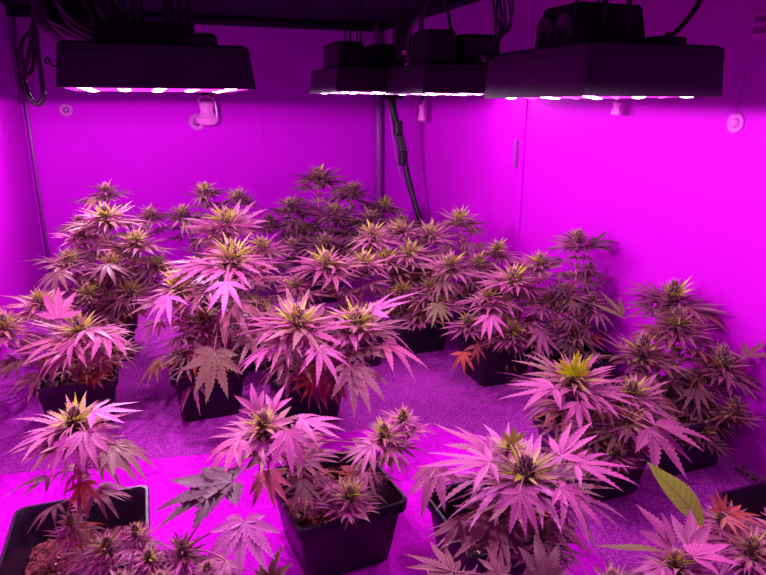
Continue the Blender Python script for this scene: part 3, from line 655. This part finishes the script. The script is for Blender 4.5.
plant('tall dark mauve cannabis plant with stacked flower spikes against the right wall', b0, [(P(673, 296, 2.0), .15), (P(677, 322, 1.9), .13), (P(643, 352, 1.85), .15), (P(722, 364, 1.8), .15), (P(690, 385, 1.85), .12), (P(706, 410, 1.80), .10), (P(705, 432, 1.72), .09), (P(670, 428, 1.72), .09), (P(735, 408, 1.72), .09)], LAMP_PURPLE,
      heroes=[(P(622, 318, 1.9), wd(330), 35, .13, 3, .1, .15, OLIVE, 0), (P(745, 358, 1.75), wd(70), 25, .13, 3, .1, .14, LAMP_MAUVE, 0), (P(735, 402, 1.75), wd(120), -30, .11, 3, .2, .14, LAMP_MAUVE, 0), (P(700, 312, 1.95), wd(95), 10, .14, 3, .15, .10, LAMP_MAUVE, 0)])
b0 = ahead(596, 1.70)
plant('mauve cannabis plant topped by upright bright yellow-green leaves, right of centre', b0, [(P(574, 378, 1.6), .17), (P(632, 392, 1.62), .13), (P(628, 418, 1.55), .11), (P(590, 420, 1.6), .11), (P(568, 446, 1.52), .09), (P(615, 452, 1.5), .09)], dict(leaf=mixc(LAMP_PINK, LAMP_MAUVE, .4), old=LAMP_MAUVE, young=.5, dark=.9),
      heroes=[(P(573, 376, 1.58), wd(180), 78, .085, 5, .02, .17, YOUNG, 0), (P(578, 376, 1.62), wd(100), 62, .08, 3, .02, .18, YOUNG, 0), (P(555, 388, 1.5), wd(265), -4, .16, 5, .12, .13, LAMP_PINK, 0), (P(578, 402, 1.48), wd(185), -45, .09, 5, .2, .15, LAMP_PINK, 0), (P(649, 430, 1.42), wd(150), -26, .15, 5, .2, .19, mixc(LAMP_PINK, LAMP_MAUVE, .3), 0), (P(655, 425, 1.42), wd(95), -4, .15, 3, .25, .17, mixc(LAMP_PINK, LAMP_MAUVE, .5), 0)])
# ---- front row
q = on_z(84, 495, PH)
plant('front left cannabis plant with layered pink leaves in a wide square pot of red soil', (q.x, q.y-.15), [(P(75, 420, 1.17), .115), (P(107, 545, 1.05), .07), (P(70, 520, 1.12), .05)], dict(WARM, leaf=mixc(LAMP_PINK, OLIVE, .2), young=1.0, inner=14), near=True, nodes=True, low=False, dens=.8, redlow=.9, w_=.30,
      heroes=[(P(112, 445, 1.10), wd(110), -14, .10, 9, .35, .15, mixc(LAMP_MAUVE, OLIVE, .35), 0), (P(70, 440, 1.10), wd(205), -35, .09, 7, .3, .15, LAMP_PINK, 0), (P(55, 432, 1.14), wd(262), -8, .11, 7, .25, .12, mixc(LAMP_PINK, OLIVE, .25), 0), (P(85, 432, 1.10), wd(140), -20, .09, 7, .3, .15, LAMP_PINK, 0), (P(92, 412, 1.15), wd(85), 4, .11, 5, .15, .13, LAMP_PINK, 0), (P(75, 475, 1.1), wd(250), -40, .06, 5, .3, .16, mixc(RED, LAMP_MAUVE, .3), 0), (P(82, 482, 1.1), wd(150), -50, .06, 5, .3, .16, RED, 0)])
q = on_z(350, 451, PH)
plant('cannabis plant in the front centre pot, with two more tops leaning right', (q.x-.085, q.y-.14), [(P(263, 425, 1.28), .12), (P(384, 432, 1.35), .085), (P(403, 416, 1.42), .075), (P(350, 494, 1.25), .085)], dict(DEF, young=.95, inner=14), near=True, low=False, potrot=math.radians(5), w_=.285, redlow=.5,
      heroes=[(P(268, 472, 1.18), wd(170), -28, .085, 7, .35, .17, mixc(RED, LAMP_PINK, .4), 0), (P(240, 440, 1.2), wd(235), -18, .10, 7, .35, .17, mixc(LAMP_PINK, RED, .2), 0), (P(288, 432, 1.2), wd(165), -35, .09, 7, .35, .17, LAMP_PINK, 0), (P(256, 412, 1.3), wd(330), 60, .07, 5, .05, .2, LAMP_PINK, 0), (P(272, 412, 1.32), wd(25), 50, .07, 3, .05, .2, LAMP_PINK, 0), (P(300, 420, 1.25), wd(95), -4, .11, 7, .25, .13, LAMP_PINK, 0), (P(372, 445, 1.25), wd(230), -16, .085, 7, .2, .13, LAMP_PINK, 0)])
q = on_z(470, 480, PH)
plant('large purple-pink cannabis plant with yellow shoots in its crown, front right of centre', (q.x, q.y-.13), [(P(525, 474, 1.15), .17), (P(512, 448, 1.25), .10), (P(540, 535, 1.12), .09), (P(500, 520, 1.13), .08)], dict(DEF, leaf=mixc(LAMP_PINK, np.array((.70, .22, .62)), .6), old=LAMP_MAUVE, young=.9, inner=10, outer=9, mid=11, dark=1.0), near=True, low=False,
      heroes=[(P(436, 468, 1.16), wd(205), -30, .10, 5, .3, .20, mixc(LAMP_PINK, LAMP_MAUVE, .4), 0), (P(520, 492, 1.05), wd(180), -38, .085, 7, .25, .16, LAMP_PINK, 0), (P(560, 488, 1.08), wd(120), -18, .12, 7, .3, .13, LAMP_PINK, 0), (P(560, 455, 1.15), wd(60), 38, .10, 5, .1, .15, LAMP_PINK, 0), (P(490, 452, 1.2), wd(290), 22, .13, 5, .12, .12, mixc(LAMP_PINK, OLIVE, .2), 0), (P(512, 445, 1.16), wd(180), 80, .055, 3, .02, .2, mixc(OLIVE, YOUNG, .4), 0), (P(490, 462, 1.13), wd(270), 2, .15, 7, .15, .10, LAMP_PINK, 0), (P(460, 520, 1.12), wd(215), -35, .09, 3, .3, .17, LAMP_MAUVE, 0), (P(575, 465, 1.12), wd(85), 4, .13, 7, .2, .11, LAMP_PINK, 0)])
q = ahead(205, .88)
plant('cannabis plant at the bottom edge left of centre with a flat nine-fingered fan leaf', (q.x, q.y), [(P(182, 548, 1.0), .07), (P(148, 556, .98), .055), (P(160, 580, .93), .06), (P(120, 580, .93), .06), (P(208, 570, .92), .06), (P(135, 530, 1.02), .05)], dict(DEF, young=.5, outer=5, inner=12), near=True, low=False, dens=.8,
      heroes=[(P(244, 522, 1.0), wd(178), -24, .115, 9, .2, .17, mixc(LAMP_PINK, np.array((.70, .22, .62)), .6), 0), (P(232, 482, 1.10), wd(258), -10, .165, 7, .12, .27, DARK*1.1, 0), (P(268, 585, .95), wd(30), 62, .075, 5, .05, .2, OLIVE, 0), (P(225, 560, .93), wd(210), -10, .08, 7, .2, .16, mixc(LAMP_MAUVE, LAMP_PINK, .5), 0)])
q = ahead(500, .86)
plant('cannabis plant at the bottom edge right of centre, only topmost leaves showing', (q.x, q.y), [(P(548, 592, .95), .09), (P(455, 588, .95), .09), (P(500, 602, .92), .08), (P(585, 600, .93), .08)], dict(DEF, leaf=mixc(LAMP_PINK, LAMP_MAUVE, .5), young=.2), near=True, low=False,
      heroes=[(P(545, 580, .95), wd(350), 50, .085, 5, .1, .24, LAMP_MAUVE, 0), (P(452, 572, .97), wd(300), 12, .09, 7, .15, .16, LAMP_MAUVE, 0), (P(500, 575, .96), wd(340), 30, .06, 5, .15, .2, LAMP_MAUVE, 0)])
q = ahead(672, .86)
plant('cannabis plant at the bottom right with ribbed pink leaves round a small green tip', (q.x, q.y), [(P(676, 562, .98), .10), (P(612, 580, .95), .08), (P(645, 590, .93), .08), (P(708, 588, .94), .08)], dict(DEF, leaf=mixc(LAMP_PINK, np.array((.70, .22, .62)), .4), young=.6, inner=7), near=True, low=False,
      heroes=[(P(672, 548, 1.0), wd(315), 42, .09, 3, .1, .25, mixc(LAMP_PINK, LAMP_MAUVE, .3), 0), (P(690, 548, 1.0), wd(20), 45, .08, 3, .1, .25, mixc(LAMP_PINK, LAMP_MAUVE, .3), 0), (P(664, 552, .98), wd(275), 6, .12, 1, .05, .09, OLIVE, 0), (P(692, 556, .97), wd(80), 10, .09, 5, .2, .2, LAMP_PINK, 0), (P(660, 566, .95), wd(230), 0, .07, 5, .2, .2, LAMP_PINK, 0)])
q = on_z(700, 492, PH)
plant('cannabis plant at bottom right corner with orange-red shoot and one large smooth olive leaf', (q.x+.16, q.y-.15), [(P(752, 548, 1.05), .10), (P(722, 516, 1.13), .07), (P(790, 530, 1.1), .10)], dict(DEF, leaf=LAMP_PINK, young=.5), near=True, low=False,
      heroes=[(P(705, 527, 1.04), wd(312), 40, .15, 1, .05, .25, np.array((.30, .44, .03)), -10), (P(700, 526, 1.1), wd(262), -14, .055, 1, .3, .2, np.array((.75, .42, .08)), 0), (P(728, 515, 1.12), wd(85), 4, .08, 5, .2, .12, RED, 0), (P(722, 512, 1.12), wd(350), 60, .05, 5, .1, .16, RED, 0), (P(725, 518, 1.1), wd(150), 0, .06, 5, .2, .13, RED*.9+.1, 0), (P(718, 555, 1.0), wd(290), 10, .07, 7, .2, .2, LAMP_PINK, 0)])
# small sprig at the foot of the right wall
mb = MB(); p = on_x(742, 462, XR-.05); p.z = max(p.z, .02)
p0 = Vector((p.x, p.y, .0))
for i in range(26): add_leaf(mb, (RNG.normal(0, .012), -.01*i*.5, .012+.0012*(i % 7)), random.uniform(0, 360), random.uniform(5, 60), .035, 1, .2, .11, 5, DARK*1.2)
tube(mb, [(0, .02, .006), (0, -.07, .012), (0, -.15, .01)], .003, 5, col=(.3, .12, .15))
o = mb.build('fallen_sprig', M['leaf'], color=True); o.location = p0; tag(o, 'small dark spiky sprig lying at the foot of the right wall at the picture edge', 'sprig')
